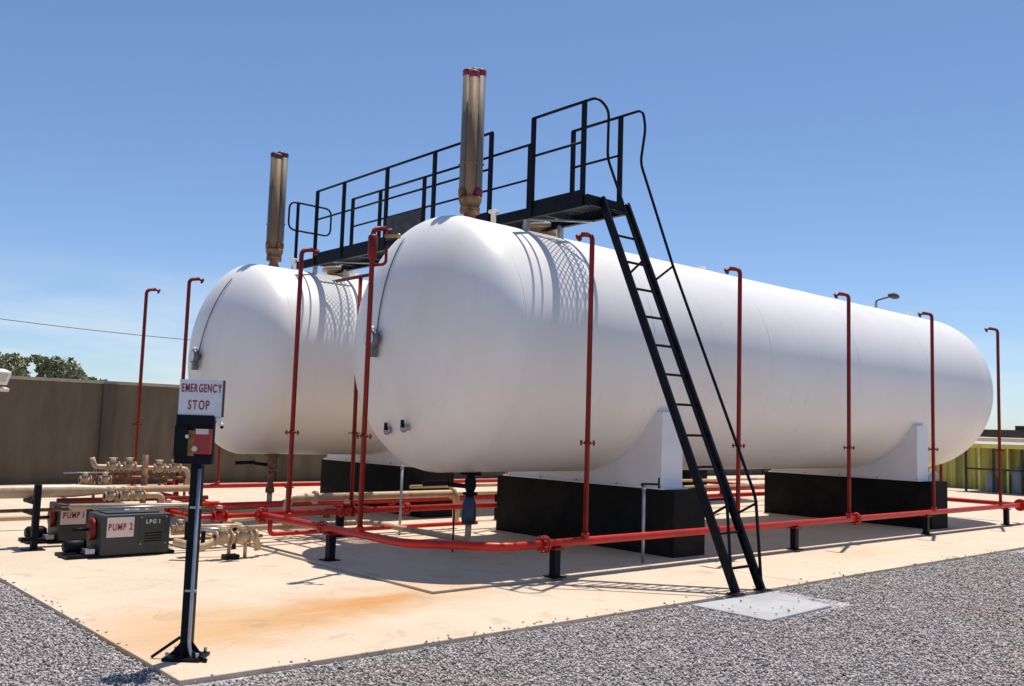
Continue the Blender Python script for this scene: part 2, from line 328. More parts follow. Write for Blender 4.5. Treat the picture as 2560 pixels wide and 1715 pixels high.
# loose gravel stones near the camera
def gravel():
    F = np.array(fw[:2]); Rv = np.array(rt[:2])
    N = 270000; d = 3.0 + 11*rng.random(N)**1.25; lat = (rng.random(N)-.5)*2*(.66*d+.8)
    yaw = YAW; P = np.c_[d*math.cos(yaw)+lat*math.sin(yaw), d*math.sin(yaw)-lat*math.cos(yaw)]
    ins = (P[:, 0] > 2.34) & (P[:, 1] > 5.56); pad_ = (P[:, 0] > 7.2) & (P[:, 0] < 8.75) & (P[:, 1] > 4.66) & (P[:, 1] < 5.6)
    edge = ins & ((P[:, 0] < 2.34+.16*rng.random(N)**2) | (P[:, 1] < 5.60+.20*rng.random(N)**2)) & (rng.random(N) < .05)
    pe = pad_ & (rng.random(N) < .012); on = (edge | pe)[~ins & ~pad_ | edge | pe]
    P = P[~ins & ~pad_ | edge | pe]; n = len(P); dd = np.hypot(P[:, 0], P[:, 1])
    s_ = (.0064+.0060*rng.random(n)**2)*(1+.035*dd)
    base = np.array([(1, 0, 0), (-1, 0, 0), (0, 1, 0), (0, -1, 0), (0, 0, 1), (0, 0, -1)], float)
    V = base[None]*(1+.5*(rng.random((n, 6, 1))-.5)); V = V+.25*(rng.random((n, 6, 3))-.5)
    V *= np.c_[1+.5*(rng.random(n)-.5), 1+.5*(rng.random(n)-.5), .6+.35*rng.random(n)][:, None, :]
    a = rng.random(n)*6.28; tl = (rng.random(n)-.5)*1.2
    ca, sa = np.cos(a), np.sin(a); ct, st = np.cos(tl), np.sin(tl)
    y2 = V[:, :, 1]*ct[:, None]-V[:, :, 2]*st[:, None]; z2 = V[:, :, 1]*st[:, None]+V[:, :, 2]*ct[:, None]; x2 = V[:, :, 0]
    x3 = x2*ca[:, None]-y2*sa[:, None]; y3 = x2*sa[:, None]+y2*ca[:, None]
    V = np.stack([x3, y3, z2], -1)*s_[:, None, None]
    V[:, :, 0] += P[:, 0, None]; V[:, :, 1] += P[:, 1, None]; V[:, :, 2] += np.where(on, .004, SL+.008+rng.random(n)*.012)[:, None]
    fc = np.array([(0, 2, 4), (2, 1, 4), (1, 3, 4), (3, 0, 4), (2, 0, 5), (1, 2, 5), (3, 1, 5), (0, 3, 5)])
    Fc = (fc[None]+np.arange(n)[:, None, None]*6).reshape(-1)
    me = bpy.data.meshes.new('gravel_stones'); me.vertices.add(n*6); me.vertices.foreach_set('co', V.reshape(-1))
    me.loops.add(len(Fc)); me.loops.foreach_set('vertex_index', Fc.astype(np.int32)); k = n*8
    me.polygons.add(k); me.polygons.foreach_set('loop_start', np.arange(0, k*3, 3, dtype=np.int32)); me.update(calc_edges=True)
    at = me.attributes.new('tint', 'FLOAT', 'POINT'); at.data.foreach_set('value', np.repeat(rng.random(n), 6).astype(np.float32))
    me.materials.append(STONE); o = bpy.data.objects.new('gravel_stones', me); COL.objects.link(o)
    o['kind'] = 'stuff'; tag(o, 'loose grey crushed stone covering the ground in front of the slab', 'gravel')
gravel()

# ---------------------------------------------------------------- tanks
TR, TZ, X1, X2, HD = 1.60, 2.626, 6.90, 19.75, .76
TY = (9.2, 14.6)
def shell_profile():
    pr = []; N = 22
    for i in range(N+1):
        a = math.pi/2*i/N; pr.append((X1-HD*math.cos(a)**.96 if i else X1-HD, TR*math.sin(a) if i else .02))
    return pr
def head(sign, n=96):
    b = MB(); N = 20; prof = []
    for i in range(N+1):
        a = math.pi/2*i/N; prof.append((HD*math.cos(a), max(.004, TR*math.sin(a))))
    return prof
def on_head(y, z, yt, lift=0):
    q = ((y-yt)**2+(z-TZ)**2)/TR**2; q = min(q, .9995); return X1-HD*math.sqrt(1-q)-lift
def tank(yt, label, gy, gz0, near):
    t = thing('gas_storage_tank', label, 'gas tank', (13.3, yt, 0), 'white cylindrical gas tanks')
    H = head(1)
    prof = [(X1-h, r_) for h, r_ in H]; prof += [(x, TR) for x in np.linspace(X1+.4, X2-.4, 9)]; prof += [(X2+h, r_) for h, r_ in reversed(H)]
    b = MB(); b.lathe((0, yt, TZ), (1, 0, 0), prof, 128); b.build('shell', TANK, t)
    for xs in (X1+.02, 9.15, 11.8, 14.4, 17.0, X2-.02):      # weld seams
        sb = MB(); pr = [(xs-.012, TR-.002), (xs-.006, TR+.0035), (xs+.006, TR+.0035), (xs+.012, TR-.002)]
        sb.lathe((0, yt, TZ), (1, 0, 0), pr, 128, caps=False); sb.build('weld_seam', TANK, t)
    for xa in (9.42, 16.62):   # saddles : solid with circular cut-out
        hw = 1.50; zt = 1.87; z0 = .871; n = 24; poly = []
        a1 = math.asin(min(.999, hw/TR)); pts = [(-hw, z0), (hw, z0), (hw, zt)]
        rr = TR+.001
        th = math.acos((TZ-zt)/rr); 
        arc = [(rr*math.sin(a), TZ-rr*math.cos(a)) for a in np.linspace(th, -th, n)]
        pts = [(-hw, z0), (hw, z0), (hw, zt)]+arc+[(-hw, zt)]
        L = len(pts); xb = xa+.43
        vs = [(xa, yt+p[0], p[1]) for p in pts]+[(xb, yt+p[0], p[1]) for p in pts]
        sd = MB(); sd.add(vs, [tuple(range(L)), tuple(range(2*L-1, L-1, -1))]+[(i, L+i, L+(i+1) % L, (i+1) % L) for i in range(L)])
        sd.build('saddle', SADW, t)
        bpt = MB().b2((xa-.05, yt-1.56, .8685), (xb+.05, yt+1.56, .886)).build('saddle_base_plate', SADW, t)
        sbb = MB()
        for yy in (-1.5, -.75, 0, .75, 1.5):
            for xx in (xa-.03, xb+.03): sbb.cyl((xx, yt+yy, .886), (xx, yt+yy, .915), .013, 6)
        sbb.build('bolts', GALV, bpt)
        sp = MB(); pr = [(xa-.04, TR+.001), (xa-.04, TR+.010), (xb+.04, TR+.010), (xb+.04, TR+.001)]   # wear plate, lower half only
        vs = []; fs = []; n2 = 40
        for i in range(n2+1):
            a = -.98+1.96*i/n2
            for x_, r_ in pr: vs.append((x_, yt+r_*math.sin(a), TZ-r_*math.cos(a)))
        for i in range(n2):
            for k in range(3): fs.append((i*4+k, i*4+k+1, (i+1)*4+k+1, (i+1)*4+k))
        sp.add(vs, fs, True); sp.build('wear_plate', TANK, t)
    # level gauge with its conduit running up over the head
    ga = MB(); gx = on_head(gy, gz0, yt); o = Vector((gx-.01, gy, gz0))
    gd = ga; gd.lathe(o, (-1, -.1, 0), [(0, .05), (.05, .05), (.05, .115), (.11, .115), (.13, .10)], 20)
    gg = gd.build('level_gauge', GAUG, t)
    MB().lathe(o+Vector((-.132, -.012, 0)), (-1, -.1, 0), [(0, .085), (.006, .085)], 20).build('dial', WHITE, gg)
    MB().box(o+Vector((-.06, 0, -.15)), (.08, .10, .14)).build('gauge_box', GAUG, gg)
    MB().sph(o+Vector((-.08, .0, .12)), .035).build('cap', CHROME, gg)
    ps = []
    for k in range(15):
        f = k/14; z = gz0+.08+f*(TZ+TR-.2-gz0); y = gy-.06*f if near else gy-f*.46
        ps.append((on_head(y, z, yt, .02), y, z))
    MB().tube(ps[:13], .008, 8).build('conduit', CONDU, t)
    # small drain nozzles low on the near head
    for (ny, nz_, ln) in ((yt+.2, 1.52, .04), (yt-.2, 1.56, .06)):
        x_ = on_head(ny, nz_, yt); nb = MB(); nb.cyl((x_+.05, ny, nz_), (x_-ln, ny, nz_), .026); nb.cyl((x_-ln, ny, nz_), (x_-ln-.03, ny, nz_), .055)
        nn = nb.build('nozzle', GALV, t)
        MB().box((x_-ln-.05, ny-.02, nz_+.05), (.03, .03, .09)).build('valve_handle', BLACK, nn)
    # manway and nozzles on the crown
    mb = MB(); mb.lathe((8.55, yt-.05, TZ+TR-.03), (0, 0, 1), [(0, .20), (.12, .20), (.12, .29), (.155, .29)], 24); mw = mb.build('manway', TAN, t)
    MB().lathe((8.55, yt-.05, TZ+TR+.126), (0, 0, 1), [(0, .29), (.025, .29), (.035, .26)], 24).build('manway_cover', TANK, mw)
    bb = MB()
    for k in range(12):
        a = k*math.pi/6; bb.cyl((8.55+.255*math.cos(a), yt-.05+.255*math.sin(a), TZ+TR+.15), (8.55+.255*math.cos(a), yt-.05+.255*math.sin(a), TZ+TR+.185), .014, 6)
    bb.build('bolts', GALV, mw)
    for (nx, ny, hh) in ((7.62, yt-.1, .22), (9.0, yt+.1, .16), (12.2, yt, .12), (19.6, yt, .16)):
        z_ = TZ+math.sqrt(TR**2-(ny-yt)**2)-.02; q = MB(); q.lathe((nx, ny, z_), (0, 0, 1), [(0, .035), (hh-.03, .035), (hh-.03, .07), (hh, .07)], 14); q.build('crown_nozzle', TANK, t)
    fx = MB(); fx.lathe((20.22, yt-.05, TZ+1.30), (1, 0, .6), [(0, .04), (.12, .04), (.12, .09), (.16, .09)], 14); fx.build('far_nozzle', GALV, t)
    return t
t1 = tank(9.2, 'near large white gas tank with ladder in front and tall brown vent stack', 9.45, 2.62, True)
t2 = tank(14.6, 'rear white gas tank on the left, partly hidden behind the near tank', 14.72, 2.60, False)

for yt, nm in ((9.22, 'near tank'), (14.6, 'rear tank')):
    for xa, side in ((9.42, 'ladder end'), (16.72, 'far right end')):
        b = MB(); b.b2((xa, yt-1.73, 0), (xa+.66, yt+1.73, .868)); o = b.build('concrete_plinth', PLIN, bevel=.015)
        tag(o, f'black painted concrete plinth under the {side} of the {nm}', 'plinth', 'black plinths under the tanks')

# vent stacks
def vents(yt, label, capm, colm):
    zb = TZ+TR-.02; top = 6.26
    t = thing('vent_stack', label, 'vent stack', (7.30, yt, zb), 'relief vent stacks on the tanks')
    b = MB(); b.lathe((7.30, yt, zb), (0, 0, 1), [(0, .10), (.05, .10), (.09, .075), (.14, .075), (.14, .13), (.175, .13)], 20); b.build('flange', RUST, t)
    b = MB(); b.lathe((7.30, yt, zb+.175), (0, 0, 1), [(0, .13), (.035, .13), (.035, .115), (.13, .15), (.17, .15)], 20); b.build('manifold', RUST, t)
    k = 0
    for dx, dy, m_ in ((-.0, -.085, VENT), (-.085, 0, VENTG), (.085, 0, VENTG), (.0, .085, VENTG)):
        dx, dy = dx*math.sin(YAW)-dy*math.cos(YAW)*-1 if False else dx*.75+dy*.66, dx*-.66+dy*.75
        c = (7.30+dx, yt+dy)
        q = MB(); tt = top+(.04 if k == 3 else 0)-(.05 if k == 0 else 0)
        q.lathe((*c, zb+.30), (0, 0, 1), [(0, .035), (.12, .05), (.16, .066), (tt-zb-.30, .066)], 20); p = q.build('vent_pipe', m_, t)
        MB().lathe((*c, tt-.09), (0, 0, 1), [(0, .069), (.075, .072), (.10, .05), (.11, .02)], 20).build('cap', capm if k != 3 else BLUE, p)
        if k in (1, 2): MB().lathe((*c, zb+.36), (0, 0, 1), [(0, .068), (.02, .074), (.09, .074), (.11, .068)], 20).build('pipe_collar', (colm if k == 2 else RUST), p)
        k += 1
    MB().b2((7.18, yt-.12, 4.98), (7.42, yt+.12, 5.0)).build('clamp_plate', VENT, t)
    return t
vents(9.2, 'tall brown four-pipe vent stack with red caps on the near tank', PINK, PINK)
vents(14.6, 'brown four-pipe vent stack on the rear tank at the left', MAROON, RUST)

# ---------------------------------------------------------------- walkway
wk = thing('walkway', 'black steel walkway with handrails bridging the tops of both tanks', 'walkway', (8.1, 11, 4.3))
XN, XF, ZD, ZR, YA, YB = 7.75, 8.46, 4.39, 5.56, 7.54, 14.62
for x_ in (XN, XF):
    s_ = 1 if x_ == XN else -1
    b = MB(); b.b2((x_-.006, YA, ZD-.11), (x_+.006, YB, ZD+.01)); b.b2((min(x_, x_+s_*.06), YA, ZD-.122), (max(x_, x_+s_*.06), YB, ZD-.111)); b.build('deck_beam', BLACK, wk)
for yy in np.arange(YA+.02, YB, .885): MB().box(((XN+XF)/2, yy, ZD-.05), (XF-XN-.02, .045, .055)).build('cross_beam', GRAT, wk)
MB().box(((XN+XF)/2, YA-.012, ZD-.05), (XF-XN+.02, .02, .125)).build('end_plate', BLACK, wk)
gr = MB(); py, px = .052, .078
ny = int((YB-YA)/py); nx = int((XF-XN-.02)/px)
for i in range(ny):
    for k in range(nx*2):
        y0 = YA+i*py; x0 = XN+.01+k*px/2; x1_ = x0+px/2
        ya, yb = (y0, y0+py/2) if k % 2 == 0 else (y0+py/2, y0)
        gr.bar((x0, ya, ZD), (x1_, yb, ZD), .011, .008); gr.bar((x0, 2*y0+py-ya if False else (y0+py if k % 2 == 0 else y0+py/2), ZD), (x1_, (y0+py/2 if k % 2 == 0 else y0+py), ZD), .011, .008)
go = gr.build('grating', GRAT, wk); go['kind'] = 'stuff'
nearY = [14.0, 13.12, 11.85, 10.62, 9.35]; near2 = [8.51, 7.61]; farY = [14.0, 13.12, 11.85, 10.62, 9.35]; far2 = [8.50, 7.66]
for x_, A in ((XN, nearY+near2), (XF, farY+far2)):
    for yy in A: MB().box((x_, yy, (ZD-.1+ZR)/2), (.048, .048, ZR-ZD+.1)).build('post', BLACK, wk)
for x_, segs in ((XN, ((14.0, 9.35), (8.51, 7.61))), (XF, ((14.0, 9.35), (8.50, 7.66)))):
    for a, b_ in segs:
        MB().cyl((x_, a+.02, ZR), (x_, b_-.02, ZR), .019, 10).build('top_rail', BLACK, wk)
        MB().cyl((x_, a, ZR-.50), (x_, b_, ZR-.50), .016, 10).build('middle_rail', BLACK, wk)
        MB().b2((x_-.003, b_, ZD+.005), (x_+.003, a, ZD+.085)).build('toe_board', BLACK, wk)
MB().b2((XN-.01, 10.92, ZD+.012), (XN+.01, 11.84, ZD+.37)).build('kick_panel', GRAT, wk)
b = MB(); z1, z0 = ZR-.10, ZR-.60; yy = 14.64
b.tube([(7.95, yy, z1), (7.56, yy, z1), (7.56, yy, z0), (8.40, yy, z0), (8.40, yy, z1), (7.95, yy, z1)], .017, 10, bend=.14); b.build('end_gate_loop', BLACK, wk)
for x_ in (XN-.02, 8.1): MB().box((x_, yy, (ZD+ZR-.10)/2), (.042, .042, ZR-.10-ZD)).build('gate_post', BLACK, wk)
for yt in TY:      # short stools that carry the walkway on each tank
    for dy in (-.55, .55):
        for x_ in (XN+.05, XF-.05):
            zz = TZ+math.sqrt(TR**2-dy**2); MB().b2((x_-.03, yt+dy-.03, zz-.02), (x_+.03, yt+dy+.03, ZD-.10)).build('support_leg', GALV, wk)
for y0 in (8.6, 11.4, 13.4):
    MB().bar((XN+.03, y0, ZD-.13), (XF-.03, y0-.55, ZD-.13), .03, .02).build('diagonal_brace', GALV, wk)

# ladder
ly = lambda z: 5.56+.449*z
lad = thing('ladder', 'steep black steel ladder from the slab up to the walkway', 'ladder', (8.23, 5.56, 0))
for x_ in (7.99, 8.47):
    b = MB(); b.bar((x_, ly(0)+.0, 0.0), (x_, ly(4.42), 4.42), .05, .085, (1, 0, 0)) if False else None
    b.bar((x_, ly(0.01), .01), (x_, ly(4.42), 4.42), .016, .10, (0, -1, .449)) if False else None
    d = Vector((0, .449, 1)).normalized(); n_ = Vector((0, -1, .449)).normalized()
    p, q = Vector((x_, ly(.012), .012)), Vector((x_, ly(4.40), 4.40))
    rotm = Matrix((Vector((1, 0, 0)), n_, Vector((1, 0, 0)).cross(n_))).transposed()
    b.box((p+q)/2, (.014, .085, (q-p).length), rot=rotm); sgn = 1 if x_ > 8.2 else -1
    b.box((p+q)/2+n_*.042+Vector((-sgn*.018, 0, 0)), (.036, .010, (q-p).length), rot=rotm)
    b.box((p+q)/2-n_*.042+Vector((-sgn*.018, 0, 0)), (.036, .010, (q-p).length), rot=rotm)
    st = b.build('stringer', BLACK, lad)
    MB().box((x_-sgn*.0, 5.56, .007), (.15, .13, .014)).build('foot_plate', BLACK, st)
for k in range(13):
    z = .24+k*.335
    if k == 1: z = .24+.335*1
    MB().cyl((7.99, ly(z), z), (8.47, ly(z), z), .015, 10).build('rung', BLACK, lad)
MB().tube([(7.75, 7.63, 5.56), (7.76, 7.40, 5.56), (7.88, 7.33, 5.42), (7.95, 7.40, 4.86), (7.99, 6.86, 3.55), (7.99, 5.67, .90), (7.99, 5.60, .0)], .017, 10, bend=.09).build('handrail', BLACK, lad)
MB().tube([(8.46, 7.68, 5.56), (8.46, 7.30, 5.56), (8.47, 7.26, 5.32), (8.47, 7.33, 4.90), (8.47, 6.80, 3.55), (8.47, 5.65, .95), (8.47, 5.57, .0)], .017, 10, bend=.09).build('handrail', BLACK, lad)
for x_, yy in ((7.99, 6.86), (8.47, 6.80)): MB().cyl((x_, ly(3.40), 3.40), (x_, yy, 3.55), .014, 8).build('handrail_brace', BLACK, lad)
for x_ in (7.99, 8.47): MB().cyl((x_, ly(.75), .75), (x_, 5.66, .88), .014, 8).build('handrail_brace', BLACK, lad)

# ---------------------------------------------------------------- fire water ring mains, risers
ZP, RP = .38, .045
def ring(path, label, flanges, z=ZP, r_=RP):
    t = thing('fire_water_pipe', label, 'pipe', (path[0][0][0], path[0][0][1], 0), 'red fire water pipes round the tanks')
    for a in path_runs(path): MB().tube([(x_, y_, z) for x_, y_ in a], r_, 16, bend=.16).build('pipe_run', RED, t)
    for (x_, y_, dx, dy, R_) in flanges:
        b = MB(); d = Vector((dx, dy, 0)).normalized(); c = Vector((x_, y_, z))
        for s_ in (-.028, .008): b.lathe(c+d*s_, d, [(0, R_), (.020, R_)], 20)
        f = b.build('flange', RED, t)
        bb = MB()
        for k in range(8):
            a = k*math.pi/4+.2; xx, y2, zz = basisz(d); p = c+(xx*math.cos(a)+y2*math.sin(a))*(R_-.018); bb.cyl(p-d*.04, p+d*.04, .008, 6)
        bb.build('bolts', GALV, f)
    return t
def path_runs(p): return p
r1 = ring([[(5.6, 11.2), (5.6, 7.95), (6.35, 7.2), (20.1, 7.2), (20.1, 11.2), (5.62, 11.2)]],
     'red fire water ring main on black feet round the near tank',
     [(5.6, 11.12, 0, 1, .10), (6.87, 7.2, 1, 0, .095), (9.9, 7.2, 1, 0, .07), (13.45, 7.2, 1, 0, .095), (20.02, 7.2, 1, 0, .12), (7.9, 11.2, 1, 0, .09), (5.6, 9.6, 0, 1, .07)])
b = MB(); b.tube([(5.6, 11.2, ZP), (4.75, 11.2, ZP), (4.75, 12.6, ZP)], .032, 12, bend=.1); b.build('branch_pipe', RED, r1)
r2 = ring([[(5.8, 12.9), (5.8, 16.8), (20.1, 16.8), (20.1, 12.9), (5.82, 12.9)]], 'red fire water ring main low behind and round the rear tank',
     [(5.8, 13.6, 0, 1, .09), (9.0, 16.8, 1, 0, .08), (8.8, 12.9, 1, 0, .09), (5.8, 15.6, 0, 1, .09)], z=.34)
def riser(x_, y_, dx, dy, label, zt=3.82, z0=ZP):
    t = thing('sprinkler_riser', label, 'sprinkler riser', (x_, y_, z0), 'red sprinkler risers round the tanks')
    b = MB(); b.tube([(x_, y_, z0), (x_, y_, zt), (x_+dx*.16, y_+dy*.16, zt+.03)], .029, 14, bend=.07, seg=5); b.build('riser_pipe', DRED, t)
    b = MB(); b.lathe((x_+dx*.15, y_+dy*.15, zt+.025), (dx, dy, -.35), [(0, .018), (.05, .018), (.06, .045), (.075, .05)], 12); b.build('spray_nozzle', DRED, t)
    b = MB(); b.lathe((x_, y_, 1.44), (0, 0, 1), [(0, .042), (.035, .042)], 14); u = rt
    b.bar(Vector((x_, y_, 1.458))-Vector((u.x, u.y, 0))*.085, Vector((x_, y_, 1.458))+Vector((u.x, u.y, 0))*.085, .05, .014)
    f = b.build('union_flange', DRED, t)
    bb = MB()
    for s_ in (-.07, .07): p = Vector((x_, y_, 1.458))+Vector((u.x, u.y, 0))*s_; bb.cyl(p-Vector((0, 0, .03)), p+Vector((0, 0, .03)), .012, 6)
    bb.build('bolts', DRED, f)
    MB().lathe((x_, y_, z0+.02), (0, 0, 1), [(0, .045), (.06, .045), (.07, .034)], 14).build('tee_collar', RED, t)
    return t
nm = ['first red riser of the front row, left of the ladder', 'second red riser of the front row, just right of the ladder', 'third red riser of the front row, between the two plinths',
      'fourth red riser of the front row, beside the far plinth', 'last red riser of the front row, past the far end of the tanks']
for i in range(5): riser(7.51+2.88*i, 7.2, 0, 1, nm[i])
cR = riser(5.6, 8.8, 1, 0, 'red riser with a bulky fitting on top, standing before the near tank head', zt=3.80)
c0 = (5.6, 8.8)
b = MB(); b.lathe((5.60, 8.80, 3.44), (0, 0, 1), [(0, .028), (.03, .052), (.27, .056), (.30, .03)], 14); b.build('fitting_body', DRED, cR)
b = MB(); b.tube([(5.60, 8.8, 3.38), (5.72, 8.70, 3.40), (5.72, 8.70, 3.62)], .018, 10, bend=.05); b.build('drop_pipe', DRED, cR)
MB().lathe((5.70, 8.72, 3.72), (.75, -.6, .05), [(0, .018), (.14, .018), (.15, .03), (.18, .03)], 10).build('brass_tip', BRASS, cR)
riser(5.6, 10.45, 1, 0, 'red riser between the two tank heads, left of the near tank', zt=3.76)
riser(5.8, 14.5, 1, 0, 'red riser directly behind the emergency stop sign', zt=3.82, z0=.34)
riser(5.8, 16.38, 1, 0, 'leftmost tall red riser, in front of the boundary wall', zt=3.82, z0=.34)
riser(7.5, 16.8, 0, -1, 'red riser behind the rear tank, only its foot showing under the shell', zt=3.8, z0=.34)
mr = thing('sprinkler_riser', 'red riser ending in a cross arm in the gap between both tanks', 'sprinkler riser', (6.97, 11.2, ZP), 'red sprinkler risers round the tanks')
MB().cyl((6.97, 11.2, ZP), (6.95, 11.2, 3.66), .029, 14).build('riser_pipe', DRED, mr)
MB().cyl((6.95, 10.75, 3.68), (6.95, 11.85, 3.68), .026, 12).build('cross_arm', DRED, mr)
b = MB(); b.lathe((6.97, 11.2, 1.44), (0, 0, 1), [(0, .042), (.035, .042)], 14); b.bar((6.907, 11.255, 1.458), (7.033, 11.145, 1.458), .05, .014); b.build('union_flange', DRED, mr)
for k, (x_, y_) in enumerate(((20.1, 8.8), (20.1, 10.45))):
    riser(x_, y_, -1, 0, ['red riser seen under the far tank end, nearer the front row', 'red riser seen under the far tank end, farther back'][k])
for k, (x_, y_) in enumerate(((9.86, 11.2), (12.74, 11.2), (15.6, 11.2), (18.5, 11.2))):
    riser(x_, y_, 0, -1, ['red riser between the tanks seen below the shell behind the ladder', 'red riser between the tanks just beyond the ladder foot', 'red riser hidden mostly behind the middle of the near tank', 'red riser hidden mostly behind the far end of the near tank'][k], zt=3.7)

def foot(x_, y_, label, h_=.335, w_=.085, m_=BLACK):
    t = thing('pipe_support', label, 'pipe support', (x_, y_, 0), 'black pipe supports on the slab')
    MB().b2((x_-.09, y_-.09, .022), (x_+.09, y_+.09, .036)).build('base_plate', m_, t)
    MB().b2((x_-w_/2, y_-w_/2, .012), (x_+w_/2, y_+w_/2, h_-.02)).build('stub_post', m_, t)
    MB().b2((x_-.07, y_-.07, h_-.02), (x_+.07, y_+.07, h_)).build('cradle', DRED, t)
    return t
foot(7.05, 7.2, 'black stub support beside the big red flange, left of the near plinth')
foot(5.6, 9.40, 'black stub support under the red pipe before the near tank head')
foot(11.75, 7.2, 'black stub support right of the ladder foot')
foot(15.85, 7.2, 'black stub support below the far plinth of the near tank')
foot(19.3, 7.2, 'black stub support near the far corner of the red ring pipe')
foot(6.86, 11.3, 'tall black stub support under the tan and red pipes between the tanks', h_=.45)
foot(9.0, 16.8, 'black stub support under the red pipe behind the rear tank', h_=.29)

# ---------------------------------------------------------------- valves
def valve(parent, c, d, r_, m_=TAN, wheel=True, up_=(0, 0, 1), h_=None, wm=None):
    c = Vector(c); d = Vector(d).normalized(); u = Vector(up_); h_ = h_ or r_*3.2
    b = MB(); b.lathe(c-d*r_*2.2, d, [(0, r_), (r_*.7, r_), (r_*1.4, r_*1.5), (r_*2.2, r_*1.75), (r_*3.0, r_*1.5), (r_*3.7, r_), (r_*4.4, r_)], 16)
    for s_ in (-2.2, 1.9): b.lathe(c+d*r_*s_, d, [(0, r_*1.9), (r_*.32, r_*1.9)], 16)
    b.lathe(c, u, [(0, r_*.9), (r_*1.7, r_*.9), (r_*1.7, r_*1.35), (r_*2.0, r_*1.35), (r_*2.6, r_*.5), (h_, r_*.22)], 12)
    o = b.build('valve', m_, parent)
    if wheel:
        q = MB(); q.torus(c+u*h_, u, r_*1.5, r_*.16, 18, 6); x_, y_, z_ = basisz(u)
        for k in range(3): a = k*math.pi/3; v = (x_*math.cos(a)+y_*math.sin(a))*r_*1.5; q.cyl(c+u*h_-v, c+u*h_+v, r_*.1, 6)
        q.build('handwheel', wm or m_, o)
        MB().sph(c+u*(h_-r_*.5), r_*1.05, 12, 6, (1, 1, .7)).build('bonnet_cap', CREAM, o)
    else:
        MB().bar(c+u*h_, c+u*h_+d*r_*5, r_*.6, r_*.2).build('lever', BLACK, o)
    return o

# valves and branches on the fire water rings
valve(r1, (4.75, 12.1, .38), (0, 1, 0), .045, RED)
MB().tube([(4.75, 12.6, ZP), (4.75, 12.9, ZP), (5.8, 12.9, ZP)], .032, 12, bend=.08).build('branch_pipe', RED, r1)
valve(r2, (6.6, 16.8, .34), (1, 0, 0), .045, RED)
valve(r1, (6.9, 11.2, .38), (1, 0, 0), .045, RED)
valve(r1, (5.05, 11.2, .38), (1, 0, 0), .040, RED)
MB().tube([(5.6, 10.9, .38), (5.6, 10.9, .16), (6.4, 10.9, .16), (9.0, 10.9, .16)], .03, 12, bend=.06).build('branch_pipe', RED, r1)

# tank outlets
def outlet(yt, label, blue):
    t = thing('tank_outlet_valve', label, 'valve', (7.47, yt, 0), 'outlet valves under the tanks')
    m_ = TAN
    b = MB(); b.lathe((7.47, yt, 1.12), (0, 0, -1), [(0, .07), (.05, .07), (.05, .17), (.085, .17), (.085, .10), (.10, .10)], 18); b.build('nozzle_flange', m_, t)
    b = MB(); b.lathe((7.47, yt, 1.018), (0, 0, -1), [(0, .14), (.03, .14), (.03, .05), (.10, .072), (.18, .075), (.25, .05), (.25, .095), (.28, .095)], 18); b.build('valve_body', BLACK if blue else RUST, t)
    MB().cyl((7.47, yt, .84), (7.25, yt+.18, .86), .03, 10).build('valve_stem', BLACK, t)
    MB().bar((7.25, yt+.18, .88), (6.98, yt+.36, .86), .05, .06).build('lever', BLACK, t)
    if blue:
        MB().lathe((7.46, yt, .735), (0, 0, -1), [(0, .05), (.05, .065), (.10, .085), (.30, .095), (.36, .085), (.37, .05)], 18).build('actuator', BLUE, t)
        MB().tube([(7.46, yt, .37), (7.46, yt, .17), (7.46, yt+.25, .17), (7.46, yt+2.35, .17), (4.6, yt+2.35, .17)], .040, 14, bend=.14).build('outlet_pipe', TAN, t)
        MB().cyl((7.30, yt+.1, .55), (7.30, yt+.1, 0), .012, 8).build('stay_rod', BLACK, t)
    else:
        MB().lathe((7.46, yt, .735), (0, 0, -1), [(0, .045), (.06, .05), (.22, .05), (.30, .075), (.36, .075)], 18).build('strainer', RUST, t)
        MB().tube([(7.46, yt, .37), (7.46, yt, .15), (7.1, yt, .15), (4.3, yt-.6, .15)], .045, 14, bend=.14).build('outlet_pipe', TAN, t)
    return t
outlet(9.2, 'outlet valve with dark blue actuator and elbow under the near tank', True)
outlet(14.6, 'rusty outlet valve with black lever under the rear tank', False)

pp = thing('tan_pipe', 'thick tan pipe running low between the tanks above a red pipe', 'pipe', (7.7, 11.42, 0), 'tan gas pipes')
MB().tube([(6.1, 11.42, .20), (6.1, 11.42, .56), (9.0, 11.42, .56), (9.0, 11.42, .1)], .055, 16, bend=.12).build('pipe_run', TAN, pp)
for x_ in (6.5, 8.9): MB().lathe((x_, 11.42, .56), (1, 0, 0), [(0, .09), (.04, .09)], 18).build('flange', TAN, pp)
pp = thing('tan_pipe', 'thin tan pipe low behind the rear plinth between the tanks', 'pipe', (14, 12.1, 0), 'tan gas pipes')
for dz, yy in ((.62, 12.1), (.48, 12.2)): MB().tube([(8.6, yy, dz), (19, yy, dz)], .028, 12).build('pipe_run', TAN, pp)
for x_ in (10.5, 13, 16, 18.8): MB().b2((x_-.03, 12.08, 0), (x_+.03, 12.22, .45)).build('stand', BLACK, pp)

